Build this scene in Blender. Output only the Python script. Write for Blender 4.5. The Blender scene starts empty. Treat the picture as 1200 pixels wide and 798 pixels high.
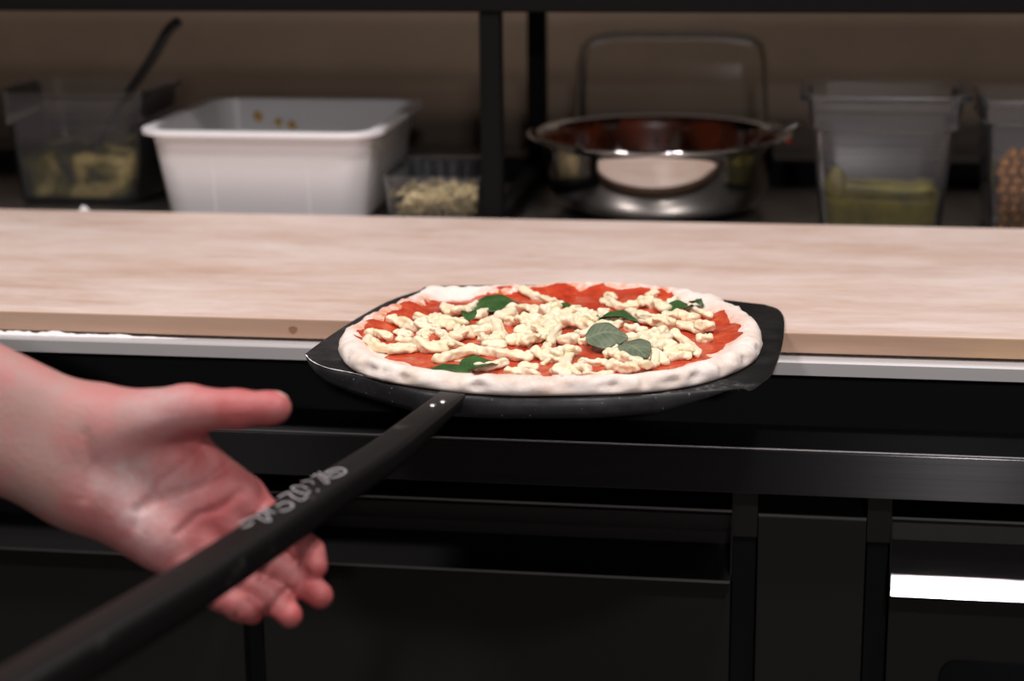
import bpy, bmesh, math, random
import numpy as np
from mathutils import Vector, Matrix, noise

scene = bpy.context.scene
COL = scene.collection

# ------------------------------------------------------------------ camera
cam_data = bpy.data.cameras.new('camera')
cam_data.sensor_width = 36.0
cam_data.lens = 66.0
cam_data.clip_start = 0.05
cam_data.dof.use_dof = True
cam_data.dof.focus_distance = 1.36
cam_data.dof.aperture_fstop = 4.5
cam = bpy.data.objects.new('camera', cam_data)
COL.objects.link(cam)
CAM_ROT = Matrix(((0.98883, -0.02847, 0.14633),
                  (0.14876, 0.25183, -0.95627),
                  (-0.00962, 0.96735, 0.25325)))
cam.matrix_world = Matrix.Translation((0, 0, 1.29)) @ CAM_ROT.to_4x4()
scene.camera = cam

# ------------------------------------------------------------------ world, lamps, exposure
w = bpy.data.worlds.new('world')
scene.world = w
w.use_nodes = True
w.node_tree.nodes['Background'].inputs[0].default_value = (1.0, 0.9, 0.8, 1)
w.node_tree.nodes['Background'].inputs[1].default_value = 0.02


def lamp(name, loc, target, size, power, col=(1, 0.93, 0.93)):
    d = bpy.data.lights.new(name, 'AREA')
    d.shape = 'DISK'
    d.size = size
    d.energy = power
    d.color = col
    o = bpy.data.objects.new(name, d)
    COL.objects.link(o)
    o.location = loc
    o.rotation_euler = (Vector(target) - Vector(loc)).to_track_quat('-Z', 'Y').to_euler()
    return o


lamp('ceiling_spot', (0.30, 1.15, 2.60), (0.0, 1.5, 0.9), 0.14, 17)
lamp('ceiling_spot', (0.32, -0.15, 2.60), (0.0, 1.6, 0.9), 0.16, 15)
lamp('ceiling_spot', (-1.00, 0.85, 2.60), (-0.5, 1.6, 0.9), 0.30, 20)
lamp('far_fill_lamp', (0.496, -2.5, 2.15), (0.0, 1.8, 1.0), 0.09, 15)  # unseen far lamps added as fill; placed to suit two spots on the rail
lamp('far_fill_lamp', (0.605, -2.5, 2.15), (0.0, 1.8, 1.0), 0.09, 8)

vs = scene.view_settings
vs.view_transform = 'Standard'
vs.look = 'None'
vs.gamma = 1.0
vs.use_curve_mapping = False
vs.exposure = 0.0


# ------------------------------------------------------------------ helpers
def link(o, parent=None):
    COL.objects.link(o)
    if parent is not None:
        o.parent = parent
    return o


def tag(o, label=None, cat=None, group=None, kind=None):
    if label: o['label'] = label
    if cat: o['category'] = cat
    if group: o['group'] = group
    if kind: o['kind'] = kind
    return o


def empty(name, loc, label, cat, group=None):
    o = bpy.data.objects.new(name, None)
    o.empty_display_size = 0.05
    o.location = loc
    link(o)
    return tag(o, label, cat, group)


def mesh(name, verts, faces, mat, parent=None, smooth=True, origin=None):
    """verts are world coordinates; the object is placed at origin (or its parent's)."""
    m = bpy.data.meshes.new(name)
    if parent is not None and origin is None:
        off = Vector((0, 0, 0))
        p = parent
        while p is not None:
            off += p.location
            p = p.parent
    else:
        off = Vector(origin) if origin is not None else Vector((0, 0, 0))
    if isinstance(verts, np.ndarray):
        verts = (verts - np.array(off)).tolist()
    else:
        verts = [(v[0] - off[0], v[1] - off[1], v[2] - off[2]) for v in verts]
    m.from_pydata(verts, [], faces)
    m.validate()
    m.update()
    if smooth:
        m.polygons.foreach_set('use_smooth', [True] * len(m.polygons))
    if mat: m.materials.append(mat)
    o = bpy.data.objects.new(name, m)
    if parent is None and origin is not None:
        o.location = origin
    return link(o, parent)


class MB:
    """collects shapes into one mesh"""
    def __init__(s):
        s.v = []; s.f = []

    def add(s, v, f):
        n = len(s.v)
        s.v += [tuple(p) for p in v]
        s.f += [tuple(i + n for i in q) for q in f]
        return s

    def box(s, x0, x1, y0, y1, z0, z1, b=0.0):
        bm = bmesh.new()
        bmesh.ops.create_cube(bm, size=1)
        for v in bm.verts:
            v.co = Vector(((x0 + x1) / 2 + v.co.x * (x1 - x0), (y0 + y1) / 2 + v.co.y * (y1 - y0), (z0 + z1) / 2 + v.co.z * (z1 - z0)))
        if b > 0:
            bmesh.ops.bevel(bm, geom=bm.edges[:], offset=b, segments=2, affect='EDGES', profile=0.5)
        bm.verts.index_update()
        s.add([v.co[:] for v in bm.verts], [[v.index for v in f.verts] for f in bm.faces])
        bm.free()
        return s

    def prism(s, prof, x0, x1):
        """profile of (y, z) points extruded along x"""
        n = len(prof)
        v = [(x0, p[0], p[1]) for p in prof] + [(x1, p[0], p[1]) for p in prof]
        f = [(i, (i + 1) % n, n + (i + 1) % n, n + i) for i in range(n)]
        f += [tuple(range(n - 1, -1, -1)), tuple(range(n, 2 * n))]
        return s.add(v, f)

    def build(s, name, mat, parent=None, smooth=False, origin=None):
        o = mesh(name, s.v, s.f, mat, parent, smooth, origin)
        bm = bmesh.new(); bm.from_mesh(o.data)
        bmesh.ops.recalc_face_normals(bm, faces=bm.faces[:])
        bm.to_mesh(o.data); bm.free()
        return o


def autosmooth(o, ang=35):
    m = o.data
    m.polygons.foreach_set('use_smooth', [True] * len(m.polygons))
    bm = bmesh.new(); bm.from_mesh(m)
    for e in bm.edges:
        if len(e.link_faces) == 2:
            e.smooth = e.calc_face_angle() < math.radians(ang)
    bm.to_mesh(m); bm.free()
    return o


def catmull(pts, n, closed=False):
    pts = [np.array(p, float) for p in pts]
    out = []
    N = len(pts)
    segs = N if closed else N - 1
    for i in range(segs):
        if closed:
            p0, p1, p2, p3 = pts[(i - 1) % N], pts[i], pts[(i + 1) % N], pts[(i + 2) % N]
        else:
            p1, p2 = pts[i], pts[i + 1]
            p0 = pts[i - 1] if i > 0 else 2 * p1 - p2
            p3 = pts[i + 2] if i + 2 < N else 2 * p2 - p1
        for k in range(n):
            t = k / n
            out.append(0.5 * ((2 * p1) + (-p0 + p2) * t + (2 * p0 - 5 * p1 + 4 * p2 - p3) * t * t + (-p0 + 3 * p1 - 3 * p2 + p3) * t ** 3))
    if not closed: out.append(pts[-1])
    return out


def tube(path, radii, seg=10, jitter=0.0, seed=0, flat=1.0):
    """capped tube; radii per point; returns verts, faces"""
    path = [Vector(p) for p in path]
    n = len(path)
    vs_, fs = [], []
    up = Vector((0, 0, 1))
    prev = None
    for i, p in enumerate(path):
        t = (path[min(i + 1, n - 1)] - path[max(i - 1, 0)]).normalized()
        a = t.cross(up) if prev is None else prev - t * prev.dot(t)
        if a.length < 1e-5: a = t.cross(Vector((1, 0, 0)))
        a.normalize(); prev = a
        b = a.cross(t)
        for k in range(seg):
            th = 2 * math.pi * k / seg
            r = radii[i]
            d = a * math.cos(th) + b * math.sin(th) * flat
            if jitter:
                q = (p + d * r) * 210 + Vector((seed * 7.1, seed * 3.3, 0))
                r *= 1 + jitter * (0.6 * noise.noise(q) + 0.45 * noise.noise(q * 2.1) + 0.25 * noise.noise(q * 4.0)) + 0.16 * math.cos(3 * th + seed + i * 0.35)
            vs_.append(p + d * r)
    for i in range(n - 1):
        for k in range(seg):
            k2 = (k + 1) % seg
            fs.append((i * seg + k, i * seg + k2, (i + 1) * seg + k2, (i + 1) * seg + k))
    fs.append(tuple(range(seg - 1, -1, -1)))
    fs.append(tuple(range((n - 1) * seg, n * seg)))
    return vs_, fs


def round_rect(cx, cy, w_, d_, r, n=6):
    pts = []
    r = min(r, w_ / 2 - 1e-4, d_ / 2 - 1e-4)
    for sx, sy, a0 in ((1, 1, 0), (-1, 1, 90), (-1, -1, 180), (1, -1, 270)):
        for k in range(n + 1):
            a = math.radians(a0 + 90 * k / n)
            pts.append((cx + sx * (w_ / 2 - r) + r * math.cos(a), cy + sy * (d_ / 2 - r) + r * math.sin(a)))
    return pts


def loft(rings, cap_start=True, cap_end=True):
    n = len(rings[0])
    v, f = [], []
    for r in rings: v += r
    for i in range(len(rings) - 1):
        for k in range(n):
            k2 = (k + 1) % n
            f.append((i * n + k, i * n + k2, (i + 1) * n + k2, (i + 1) * n + k))
    if cap_start: f.append(tuple(range(n - 1, -1, -1)))
    if cap_end: f.append(tuple(range((len(rings) - 1) * n, len(rings) * n)))
    return v, f


def lathe(prof, cx, cy, seg=72):
    v, f = [], []
    m = len(prof)
    for k in range(seg):
        a = 2 * math.pi * k / seg
        for r, z in prof:
            v.append((cx + r * math.cos(a), cy + r * math.sin(a), z))
    for k in range(seg):
        k2 = (k + 1) % seg
        for i in range(m - 1):
            f.append((k * m + i, k2 * m + i, k2 * m + i + 1, k * m + i + 1))
    return v, f


# ------------------------------------------------------------------ materials
def mat(name, col=(0.5, 0.5, 0.5), rough=0.5, metal=0.0, spec=0.5, sss=0.0, sss_r=(1, 0.3, 0.2), coat=0.0):
    m = bpy.data.materials.new(name)
    m.use_nodes = True
    b = m.node_tree.nodes['Principled BSDF']
    b.inputs['Base Color'].default_value = (*col, 1)
    b.inputs['Roughness'].default_value = rough
    b.inputs['Metallic'].default_value = metal
    b.inputs['Specular IOR Level'].default_value = spec
    if sss:
        b.inputs['Subsurface Weight'].default_value = sss
        b.inputs['Subsurface Radius'].default_value = sss_r
        b.inputs['Subsurface Scale'].default_value = 0.006
    if coat:
        b.inputs['Coat Weight'].default_value = coat
        b.inputs['Coat Roughness'].default_value = 0.1
    return m


class NT:
    def __init__(s, m):
        s.m = m; s.t = m.node_tree; s.n = s.t.nodes; s.l = s.t.links
        s.b = s.n.get('Principled BSDF')
        s.co = s.n.new('ShaderNodeTexCoord').outputs['Object']

    def map(s, scale, vec=None):
        q = s.n.new('ShaderNodeMapping')
        q.inputs['Scale'].default_value = scale
        s.l.new(vec or s.co, q.inputs['Vector'])
        return q.outputs[0]

    def noise(s, scale, detail=4, rough=0.55, vec=None, dist=0.0):
        q = s.n.new('ShaderNodeTexNoise')
        q.inputs['Scale'].default_value = scale
        q.inputs['Detail'].default_value = detail
        q.inputs['Roughness'].default_value = rough
        q.inputs['Distortion'].default_value = dist
        s.l.new(vec or s.co, q.inputs['Vector'])
        return q.outputs['Fac']

    def ramp(s, fac, stops):
        q = s.n.new('ShaderNodeValToRGB')
        e = q.color_ramp.elements
        while len(e) < len(stops): e.new(0.5)
        for k, (p, c) in enumerate(stops):
            e[k].position = p
            e[k].color = (*c, 1) if len(c) == 3 else c
        s.l.new(fac, q.inputs['Fac'])
        return q.outputs['Color']

    def val(s, fac, a, b, lo=0.0, hi=1.0):
        q = s.n.new('ShaderNodeMapRange')
        q.inputs['From Min'].default_value = a; q.inputs['From Max'].default_value = b
        q.inputs['To Min'].default_value = lo; q.inputs['To Max'].default_value = hi
        s.l.new(fac, q.inputs['Value'])
        return q.outputs[0]

    def math(s, op, a, b):
        q = s.n.new('ShaderNodeMath'); q.operation = op
        for i, x in enumerate((a, b)):
            if isinstance(x, (int, float)): q.inputs[i].default_value = x
            else: s.l.new(x, q.inputs[i])
        return q.outputs[0]

    def mix(s, fac, a, b):
        q = s.n.new('ShaderNodeMix'); q.data_type = 'RGBA'
        for i, x in ((0, fac), (6, a), (7, b)):
            if isinstance(x, (int, float)): q.inputs[i].default_value = x
            elif isinstance(x, tuple): q.inputs[i].default_value = (*x, 1)
            else: s.l.new(x, q.inputs[i])
        return q.outputs[2]

    def attr(s, name):
        q = s.n.new('ShaderNodeAttribute'); q.attribute_name = name
        return q.outputs['Fac']

    def sep(s, what='co'):
        q = s.n.new('ShaderNodeSeparateXYZ')
        if what == 'co': s.l.new(s.co, q.inputs[0])
        else: s.l.new(s.n.new('ShaderNodeNewGeometry').outputs['Normal'], q.inputs[0])
        return q.outputs

    def color(s, c): s.l.new(c, s.b.inputs['Base Color'])
    def rough(s, c): s.l.new(c, s.b.inputs['Roughness'])

    def bump(s, h, strength=0.3, dist=0.002):
        q = s.n.new('ShaderNodeBump')
        q.inputs['Strength'].default_value = strength
        q.inputs['Distance'].default_value = dist
        s.l.new(h, q.inputs['Height'])
        s.l.new(q.outputs[0], s.b.inputs['Normal'])


def wood_mat():
    m = mat('pale_wood', (0.7, 0.5, 0.35), 0.55, spec=0.3)
    k = NT(m)
    st = k.map((2.2, 30, 30))
    grain = k.noise(2.0, 6, 0.6, st, 0.4)
    base = k.ramp(grain, [(0.25, (0.44, 0.265, 0.175)), (0.5, (0.53, 0.345, 0.245)), (0.75, (0.60, 0.42, 0.315))])
    stave = k.noise(1.0, 1, 0.5, k.map((0.8, 14, 3)))
    base = k.mix(k.val(stave, 0.35, 0.65, 0.0, 0.45), base, (0.64, 0.43, 0.325))
    yellow = k.noise(3.0, 3, 0.6, k.map((1, 4, 4)))
    base = k.mix(k.val(yellow, 0.60, 0.75, 0.0, 0.45), base, (0.72, 0.50, 0.22))
    # rubbed-in flour lies on the top only
    nz = k.sep('n')[2]
    f1 = k.noise(4.0, 5, 0.65, k.map((1, 3.5, 1)), 0.3)
    f2 = k.noise(30.0, 4, 0.7, k.map((1, 3, 1)))
    fl = k.math('ADD', k.math('MULTIPLY', f1, 0.7), k.math('MULTIPLY', f2, 0.3))
    fl = k.val(fl, 0.36, 0.64, 0.18, 0.92)
    fl = k.math('MULTIPLY', fl, k.val(nz, 0.7, 0.95))
    base = k.mix(fl, base, (0.80, 0.685, 0.63))
    k.color(base)
    k.bump(grain, 0.15, 0.001)
    return m


def steel_mat(name, col=(0.55, 0.55, 0.56), rough=0.25, brushed=0.0, scale=(3, 400, 400)):
    m = mat(name, col, rough, 1.0)
    if brushed:
        k = NT(m)
        n = k.noise(1.0, 3, 0.6, k.map(scale))
        k.bump(n, brushed, 0.001)
        k.rough(k.val(n, 0.3, 0.7, rough * 0.8, rough * 1.25))
    return m


def clear_mat(name, tint=(0.78, 0.83, 0.90), haze=0.16, clear=(0.975, 0.98, 0.985), ior=1.28):
    m = bpy.data.materials.new(name); m.use_nodes = True
    t = m.node_tree; t.nodes.clear()
    out = t.nodes.new('ShaderNodeOutputMaterial')
    tr = t.nodes.new('ShaderNodeBsdfTransparent'); tr.inputs[0].default_value = (*clear, 1)
    df = t.nodes.new('ShaderNodeBsdfDiffuse'); df.inputs[0].default_value = (*tint, 1)
    tl = t.nodes.new('ShaderNodeBsdfTranslucent'); tl.inputs[0].default_value = (*tint, 1)
    gl = t.nodes.new('ShaderNodeBsdfGlossy'); gl.inputs['Roughness'].default_value = 0.22
    a = t.nodes.new('ShaderNodeMixShader'); a.inputs[0].default_value = 0.5
    t.links.new(df.outputs[0], a.inputs[1]); t.links.new(tl.outputs[0], a.inputs[2])
    b = t.nodes.new('ShaderNodeMixShader'); b.inputs[0].default_value = haze
    t.links.new(tr.outputs[0], b.inputs[1]); t.links.new(a.outputs[0], b.inputs[2])
    lw = t.nodes.new('ShaderNodeFresnel'); lw.inputs[0].default_value = ior
    c = t.nodes.new('ShaderNodeMixShader')
    t.links.new(lw.outputs[0], c.inputs[0])
    t.links.new(b.outputs[0], c.inputs[1]); t.links.new(gl.outputs[0], c.inputs[2])
    t.links.new(c.outputs[0], out.inputs[0])
    return m


M = {}
M['wood'] = wood_mat()
M['steel'] = mat('satin_steel', (0.60, 0.585, 0.58), 0.45, 0.35)
M['worktop_shaded'] = mat('shaded_worktop_steel', (0.20, 0.19, 0.18), 0.33, 0.9)  # same steel as the front edge; the shelf's shade is put into the colour
M['bowl_steel'] = mat('polished_steel', (0.62, 0.60, 0.58), 0.09, 1.0)
M['black_steel'] = mat('dark_brushed_steel', (0.08, 0.08, 0.082), 0.21, 1.0)
k = NT(M['black_steel'])
tg = k.n.new('ShaderNodeTangent'); tg.direction_type = 'RADIAL'; tg.axis = 'X'
k.l.new(tg.outputs[0], k.b.inputs['Tangent'])
k.b.inputs['Anisotropic'].default_value = 1.0
k.color(k.ramp(k.noise(1.0, 2, 0.5, k.map((3, 400, 900))), [(0.3, (0.075, 0.075, 0.078)), (0.7, (0.095, 0.095, 0.098))]))
M['door_black'] = mat('black_coated_steel', (0.015, 0.015, 0.0135), 0.4, 0.0, 0.28)
M['grip'] = mat('dark_polished_steel', (0.14, 0.135, 0.135), 0.2, 1.0)
M['grip_shaded'] = mat('shaded_grip_steel', (0.07, 0.068, 0.068), 0.33, 1.0)  # same metal as the other grip, darkened; its shade is in the colour
M['edge_glint'] = mat('glint_steel', (0.34, 0.33, 0.33), 0.38, 1.0)  # brighter steel standing in for light caught on edges
M['gasket'] = mat('black_gasket', (0.005, 0.006, 0.007), 0.6, spec=0.12)
M['void'] = mat('dark_recess', (0.006, 0.006, 0.006), 0.8)
M['rack'] = mat('black_painted_tube', (0.0045, 0.0045, 0.0045), 0.6, spec=0.08)
M['wall'] = mat('brown_plaster', (0.2, 0.15, 0.11), 0.45)
k = NT(M['wall'])
n1 = k.noise(3.0, 5, 0.6)
k.color(k.ramp(n1, [(0.3, (0.078, 0.053, 0.034)), (0.7, (0.125, 0.088, 0.060))]))
k.bump(k.noise(14, 4), 0.1, 0.004)
M['room'] = mat('room_paint', (0.20, 0.185, 0.17), 0.8)
M['floor'] = mat('dark_floor_tile', (0.07, 0.065, 0.06), 0.5)
M['white_plastic'] = mat('white_plastic', (0.80, 0.79, 0.80), 0.35, sss=0.0)
M['clear'] = clear_mat('clear_plastic', haze=0.038)
M['punnet'] = clear_mat('thin_clear_plastic', haze=0.05)
M['dome'] = clear_mat('faint_clear_plastic', haze=0.004, clear=(0.99, 0.99, 0.99), ior=1.12)
M['black_plastic'] = mat('black_plastic', (0.012, 0.012, 0.012), 0.4)
M['rivet'] = mat('aluminium', (0.75, 0.75, 0.76), 0.3, 1.0)
M['chalk'] = mat('white_marking', (0.40, 0.38, 0.385), 0.8)

m = mat('black_anodised_aluminium', (0.02, 0.02, 0.022), 0.46, 0.0, 0.35)
k = NT(m)
sp = k.val(k.noise(420, 2, 0.5), 0.70, 0.76)
pt = k.val(k.noise(22, 4, 0.6), 0.50, 0.68)
scr = k.math('MULTIPLY', k.val(k.noise(160, 4, 0.7), 0.50, 0.68), k.val(k.sep('n')[2], 0.8, 0.98))
fl = k.math('MAXIMUM', k.math('MULTIPLY', sp, 0.35), k.math('MULTIPLY', pt, k.math('MULTIPLY', scr, 0.55)))
fl = k.math('ADD', fl, k.math('MULTIPLY', pt, 0.03))
k.color(k.mix(fl, (0.013, 0.013, 0.014), (0.65, 0.62, 0.60)))
k.rough(k.val(k.noise(60, 3), 0.3, 0.7, 0.34, 0.52))
M['peel'] = m

m = mat('black_handle', (0.007, 0.007, 0.007), 0.42, 0.0, 0.28)
k = NT(m)
pt = k.val(k.noise(30, 4, 0.65), 0.60, 0.75)
k.color(k.mix(k.math('MULTIPLY', pt, 0.12), (0.008, 0.0075, 0.0075), (0.55, 0.52, 0.52)))
M['handle'] = m

m = mat('raw_dough', (0.82, 0.70, 0.60), 0.7, spec=0.25, sss=0.15, sss_r=(1, 0.6, 0.4))
k = NT(m)
dn = k.noise(35, 5, 0.6)
c = k.ramp(dn, [(0.3, (0.76, 0.62, 0.51)), (0.5, (0.87, 0.775, 0.70)), (0.72, (0.90, 0.83, 0.77))])
c = k.mix(k.math('MULTIPLY', k.attr('stain'), k.val(k.noise(90, 4, 0.7), 0.35, 0.6)), c, (0.72, 0.25, 0.11))
k.color(c)
k.bump(k.noise(260, 4, 0.6), 0.18, 0.002)
M['dough'] = m

m = mat('tomato_sauce', (0.55, 0.06, 0.02), 0.2, spec=0.5, sss=0.1, sss_r=(1, 0.2, 0.1))
k = NT(m)
tn = k.noise(70, 5, 0.65)
k.color(k.ramp(tn, [(0.28, (0.40, 0.030, 0.012)), (0.5, (0.56, 0.060, 0.022)), (0.7, (0.66, 0.13, 0.05))]))
k.bump(k.noise(180, 4, 0.6), 0.35, 0.002)
M['tomato'] = m

m = mat('fior_di_latte_cheese', (0.84, 0.74, 0.50), 0.42, spec=0.45, sss=0.2, sss_r=(1, 0.8, 0.5))
k = NT(m)
k.color(k.ramp(k.noise(55, 3, 0.6), [(0.3, (0.85, 0.72, 0.46)), (0.55, (0.88, 0.79, 0.56)), (0.75, (0.89, 0.83, 0.66))]))
k.bump(k.noise(220, 3, 0.6), 0.2, 0.002)
M['cheese'] = m

m = mat('basil_green', (0.03, 0.09, 0.02), 0.4, spec=0.5)
k = NT(m)
k.color(k.ramp(k.noise(60, 3), [(0.3, (0.018, 0.060, 0.014)), (0.7, (0.050, 0.130, 0.030))]))
k.bump(k.noise(140, 3), 0.3, 0.002)
M['basil'] = m
m = mat('basil_grey_green', (0.10, 0.16, 0.08), 0.45, spec=0.5)
k = NT(m)
k.color(k.ramp(k.noise(50, 3), [(0.3, (0.075, 0.105, 0.062)), (0.7, (0.19, 0.23, 0.150))]))
k.bump(k.noise(140, 3), 0.3, 0.002)
M['basil_grey'] = m
for q_, light in (('basil', (0.075, 0.17, 0.045)), ('basil_grey', (0.30, 0.34, 0.22))):
    k = NT(M[q_])
    src = k.b.inputs['Base Color'].links[0].from_socket
    k.color(k.mix(k.math('MULTIPLY', k.attr('vein'), 0.55), src, light))

m = mat('skin', (0.5, 0.2, 0.15), 0.5, spec=0.35, sss=0.12, sss_r=(1, 0.35, 0.2))
k = NT(m)
red = k.math('ADD', k.attr('red'), k.val(k.noise(0.55, 4, 0.6), 0.3, 0.7, -0.25, 0.25))
c = k.ramp(red, [(0.0, (0.43, 0.255, 0.225)), (0.45, (0.51, 0.195, 0.185)), (1.0, (0.48, 0.105, 0.105))])
fl = k.math('MULTIPLY', k.attr('flour'), k.val(k.noise(0.9, 5, 0.7), 0.30, 0.65, 0.15, 0.9))
c = k.mix(fl, c, (0.54, 0.43, 0.42))
c = k.mix(k.attr('nail'), c, (0.60, 0.40, 0.34))
k.color(c)
k.bump(k.noise(3.5, 5, 0.6), 0.12, 0.15)
M['skin'] = m

m = mat('pesto_cream', (0.3, 0.27, 0.12), 0.5)
k = NT(m)
k.color(k.ramp(k.noise(15, 4, 0.55, None, 0.8), [(0.44, (0.050, 0.048, 0.034)), (0.52, (0.20, 0.165, 0.035)), (0.60, (0.60, 0.46, 0.18))]))
M['pesto_pale'] = m
m = mat('pesto_green', (0.2, 0.19, 0.02), 0.4)
k = NT(m)
k.color(k.ramp(k.noise(45, 4, 0.6), [(0.3, (0.11, 0.098, 0.005)), (0.7, (0.34, 0.28, 0.014))]))
M['pesto'] = m
m = mat('roasted_nut', (0.25, 0.11, 0.035), 0.5)
k = NT(m)
k.color(k.ramp(k.noise(120, 3), [(0.3, (0.18, 0.065, 0.014)), (0.7, (0.46, 0.21, 0.045))]))
M['nut'] = m
M['grated'] = mat('grated_cheese', (0.72, 0.58, 0.32), 0.6)
M['corn'] = mat('yellow_food', (0.62, 0.36, 0.04), 0.5)
M['flour'] = mat('white_flour', (0.85, 0.83, 0.82), 0.9)
M['paper'] = mat('white_paper', (0.75, 0.74, 0.74), 0.8)

m = mat('tomato_film', (0.22, 0.03, 0.012), 0.3)
k = NT(m)
tr = k.n.new('ShaderNodeBsdfTransparent')
mx = k.n.new('ShaderNodeMixShader')
k.l.new(k.val(k.noise(16, 4, 0.6, k.map((1, 1, 0.6))), 0.44, 0.56), mx.inputs[0])
k.l.new(tr.outputs[0], mx.inputs[1]); k.l.new(k.b.outputs[0], mx.inputs[2])
k.l.new(mx.outputs[0], k.n['Material Output'].inputs[0])
k.color(k.ramp(k.noise(30, 3), [(0.3, (0.09, 0.020, 0.009)), (0.7, (0.27, 0.060, 0.020))]))
M['film'] = m

# ------------------------------------------------------------------ room
def struct(name, args, mt):
    o = MB().box(*args).build(name, mt)
    o['kind'] = 'structure'
    return o

struct('floor', (-3.2, 3.2, -3.2, 2.6, -0.1, 0.0), M['floor'])
struct('ceiling', (-3.2, 3.2, -3.2, 2.6, 2.75, 2.85), M['room'])
struct('wall_back', (-3.2, 3.2, 2.46, 2.6, 0.0, 2.75), M['wall'])
struct('wall_left', (-3.2, -3.1, -3.2, 2.46, 0.0, 2.75), M['room'])
struct('wall_right', (3.1, 3.2, -3.2, 2.46, 0.0, 2.75), M['room'])
struct('wall_front', (-3.1, 3.1, -3.2, -3.1, 0.0, 2.75), M['room'])

# ------------------------------------------------------------------ refrigerated counter
ZT = 0.911
fr = empty('refrigerated_counter', (0, 1.43, 0), 'black steel refrigerated counter with recessed-grip doors under the wooden board', 'counter')
MB().box(-1.8, 1.4, 1.47, 2.44, 0.12, 0.897).build('body', M['void'], fr)
MB().box(-1.8, 1.4, 1.50, 2.40, 0.0, 0.12).build('plinth', M['gasket'], fr)
o = MB().box(-1.8, 1.4, 1.400, 1.469, 0.801, 0.8367, 0.0006).build('front_rail', M['black_steel'], fr)
MB().box(-1.8, 1.4, 1.3999, 1.4025, 0.8368, 0.8386, 0.0006).build('edge_highlight', M['edge_glint'], o)  # added strip; the rail's lit top edge is put into its colour

DY = 1.412
def door(x0, x1, lip, gm='grip_shaded'):
    d = MB().prism([(DY, 0.13), (DY, lip[0] - 0.003), (DY + 0.002, lip[0]), (1.468, lip[0]), (1.468, 0.13)], x0, x1).build('door', M['door_black'], fr)
    g = [(DY - 0.014, lip[0] + 0.0006), (DY - 0.016, lip[0] + 0.003), (lip[1], lip[2]), (DY + 0.024, 0.755), (DY + 0.022, 0.770), (DY + 0.004, 0.7795), (DY + 0.004, 0.7815), (1.466, 0.7815), (1.466, lip[0] + 0.0006)]
    MB().prism(g, x0, x1).build('grip', M[gm], d)
    # end cheeks closing the grip channel
    for a, b in ((x0 - 0.0012, x0 + 0.0002), (x1 - 0.0002, x1 + 0.0012)):
        MB().prism([(DY - 0.012, lip[0]), (DY - 0.012, lip[0] + 0.006), (DY + 0.003, 0.781), (1.466, 0.781), (1.466, lip[0])], a, b).build('grip_cheek', M['gasket'], d)
    if gm == 'grip_shaded':
        MB().box(x0, x1, DY - 0.0168, DY - 0.0142, lip[0] + 0.0004, lip[0] + 0.0026).build('edge_highlight', M['edge_glint'], d)  # added strip painting the light along the lip
    MB().box(x0, x1, DY + 0.0022, DY + 0.0038, 0.7798, 0.7817).build('edge_highlight', M['edge_glint'], d)  # added strip painting the light along the door's top edge
    return d
door(-1.30, -0.4465, (0.7265, 1.436, 0.745))
door(-0.4285, -0.0415, (0.7265, 1.436, 0.745))
dd = door(0.0835, 0.90, (0.7195, 1.4175, 0.7400), 'grip')
MB().box(-0.0205, 0.0635, DY, 1.468, 0.13, 0.7785, 0.0004).build('fixed_panel', M['door_black'], fr)
MB().box(-0.0205, 0.0635, DY, DY + 0.003, 0.7787, 0.7805).build('panel_highlight', M['edge_glint'], fr)  # added strip painting the light along the panel's top edge
for a, b in ((-0.0402, -0.0222), (0.0652, 0.0818)):
    MB().box(a, b, DY + 0.006, 1.469, 0.13, 0.760).build('mullion', M['gasket'], fr)
    MB().box(a - 0.001, b + 0.001, DY + 0.001, 1.469, 0.7605, 0.8005).build('mullion_cap', M['door_black'], fr)
MB().box(-0.4455, -0.4295, DY + 0.012, 1.469, 0.13, 0.7995).build('mullion', M['gasket'], fr)
v, f = loft([[(p[0], y, p[1]) for p in round_rect(0.215, 0.60, 0.18, 0.13, 0.014)] for y in (DY - 0.0005, DY - 0.004)])
pl = mesh('rounded_plate', v, f, M['gasket'], dd, False)  # thin rounded black plate on the door with a small raised block
MB().box(0.164, 0.20, DY - 0.012, DY - 0.0042, 0.600, 0.6365, 0.003).build('small_block', M['black_steel'], pl)

wt = MB()
wt.prism([(1.4275, 0.8985), (1.4275, ZT), (2.44, ZT), (2.44, 0.8985)], -1.82, 1.42)
o = wt.build('worktop', M['worktop_shaded'], None, False)
MB().prism([(1.397, 0.899), (1.397, ZT - 0.0022), (1.3978, ZT - 0.0006), (1.3995, ZT), (1.4274, ZT), (1.4274, 0.899)], -1.82, 1.42).build('edge_strip', M['steel'], o)
tag(o, 'brushed steel worktop with a pale front edge beneath the wooden board', 'worktop')

# ------------------------------------------------------------------ pastry board
bd = empty('pastry_board', (-0.2, 1.62, 0.913), 'long pale floured wooden board lying along the counter', 'board')
o = MB().box(-1.55, 1.15, 1.408, 1.838, 0.9135, 0.930, 0.0012).build('board_slab', M['wood'], bd)
for y0 in (1.44, 1.62, 1.79):
    MB().box(-1.5, 1.1, y0, y0 + 0.02, 0.9112, 0.9134).build('runner', M['gasket'], bd)
v, f = lathe([(0.0001, 0), (0.0035, 0)], 0, 0, 20)
kn = [(-0.392 + p[0] * (1 + 0.25 * math.sin(3 * i)), 1.4078, 0.9205 + p[1] * 0.9) for i, p in enumerate(v)]
M['knot'] = mat('knot_wood', (0.33, 0.16, 0.085), 0.6)
o = mesh('knot', kn, f, M['knot'], bd, False)

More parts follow.
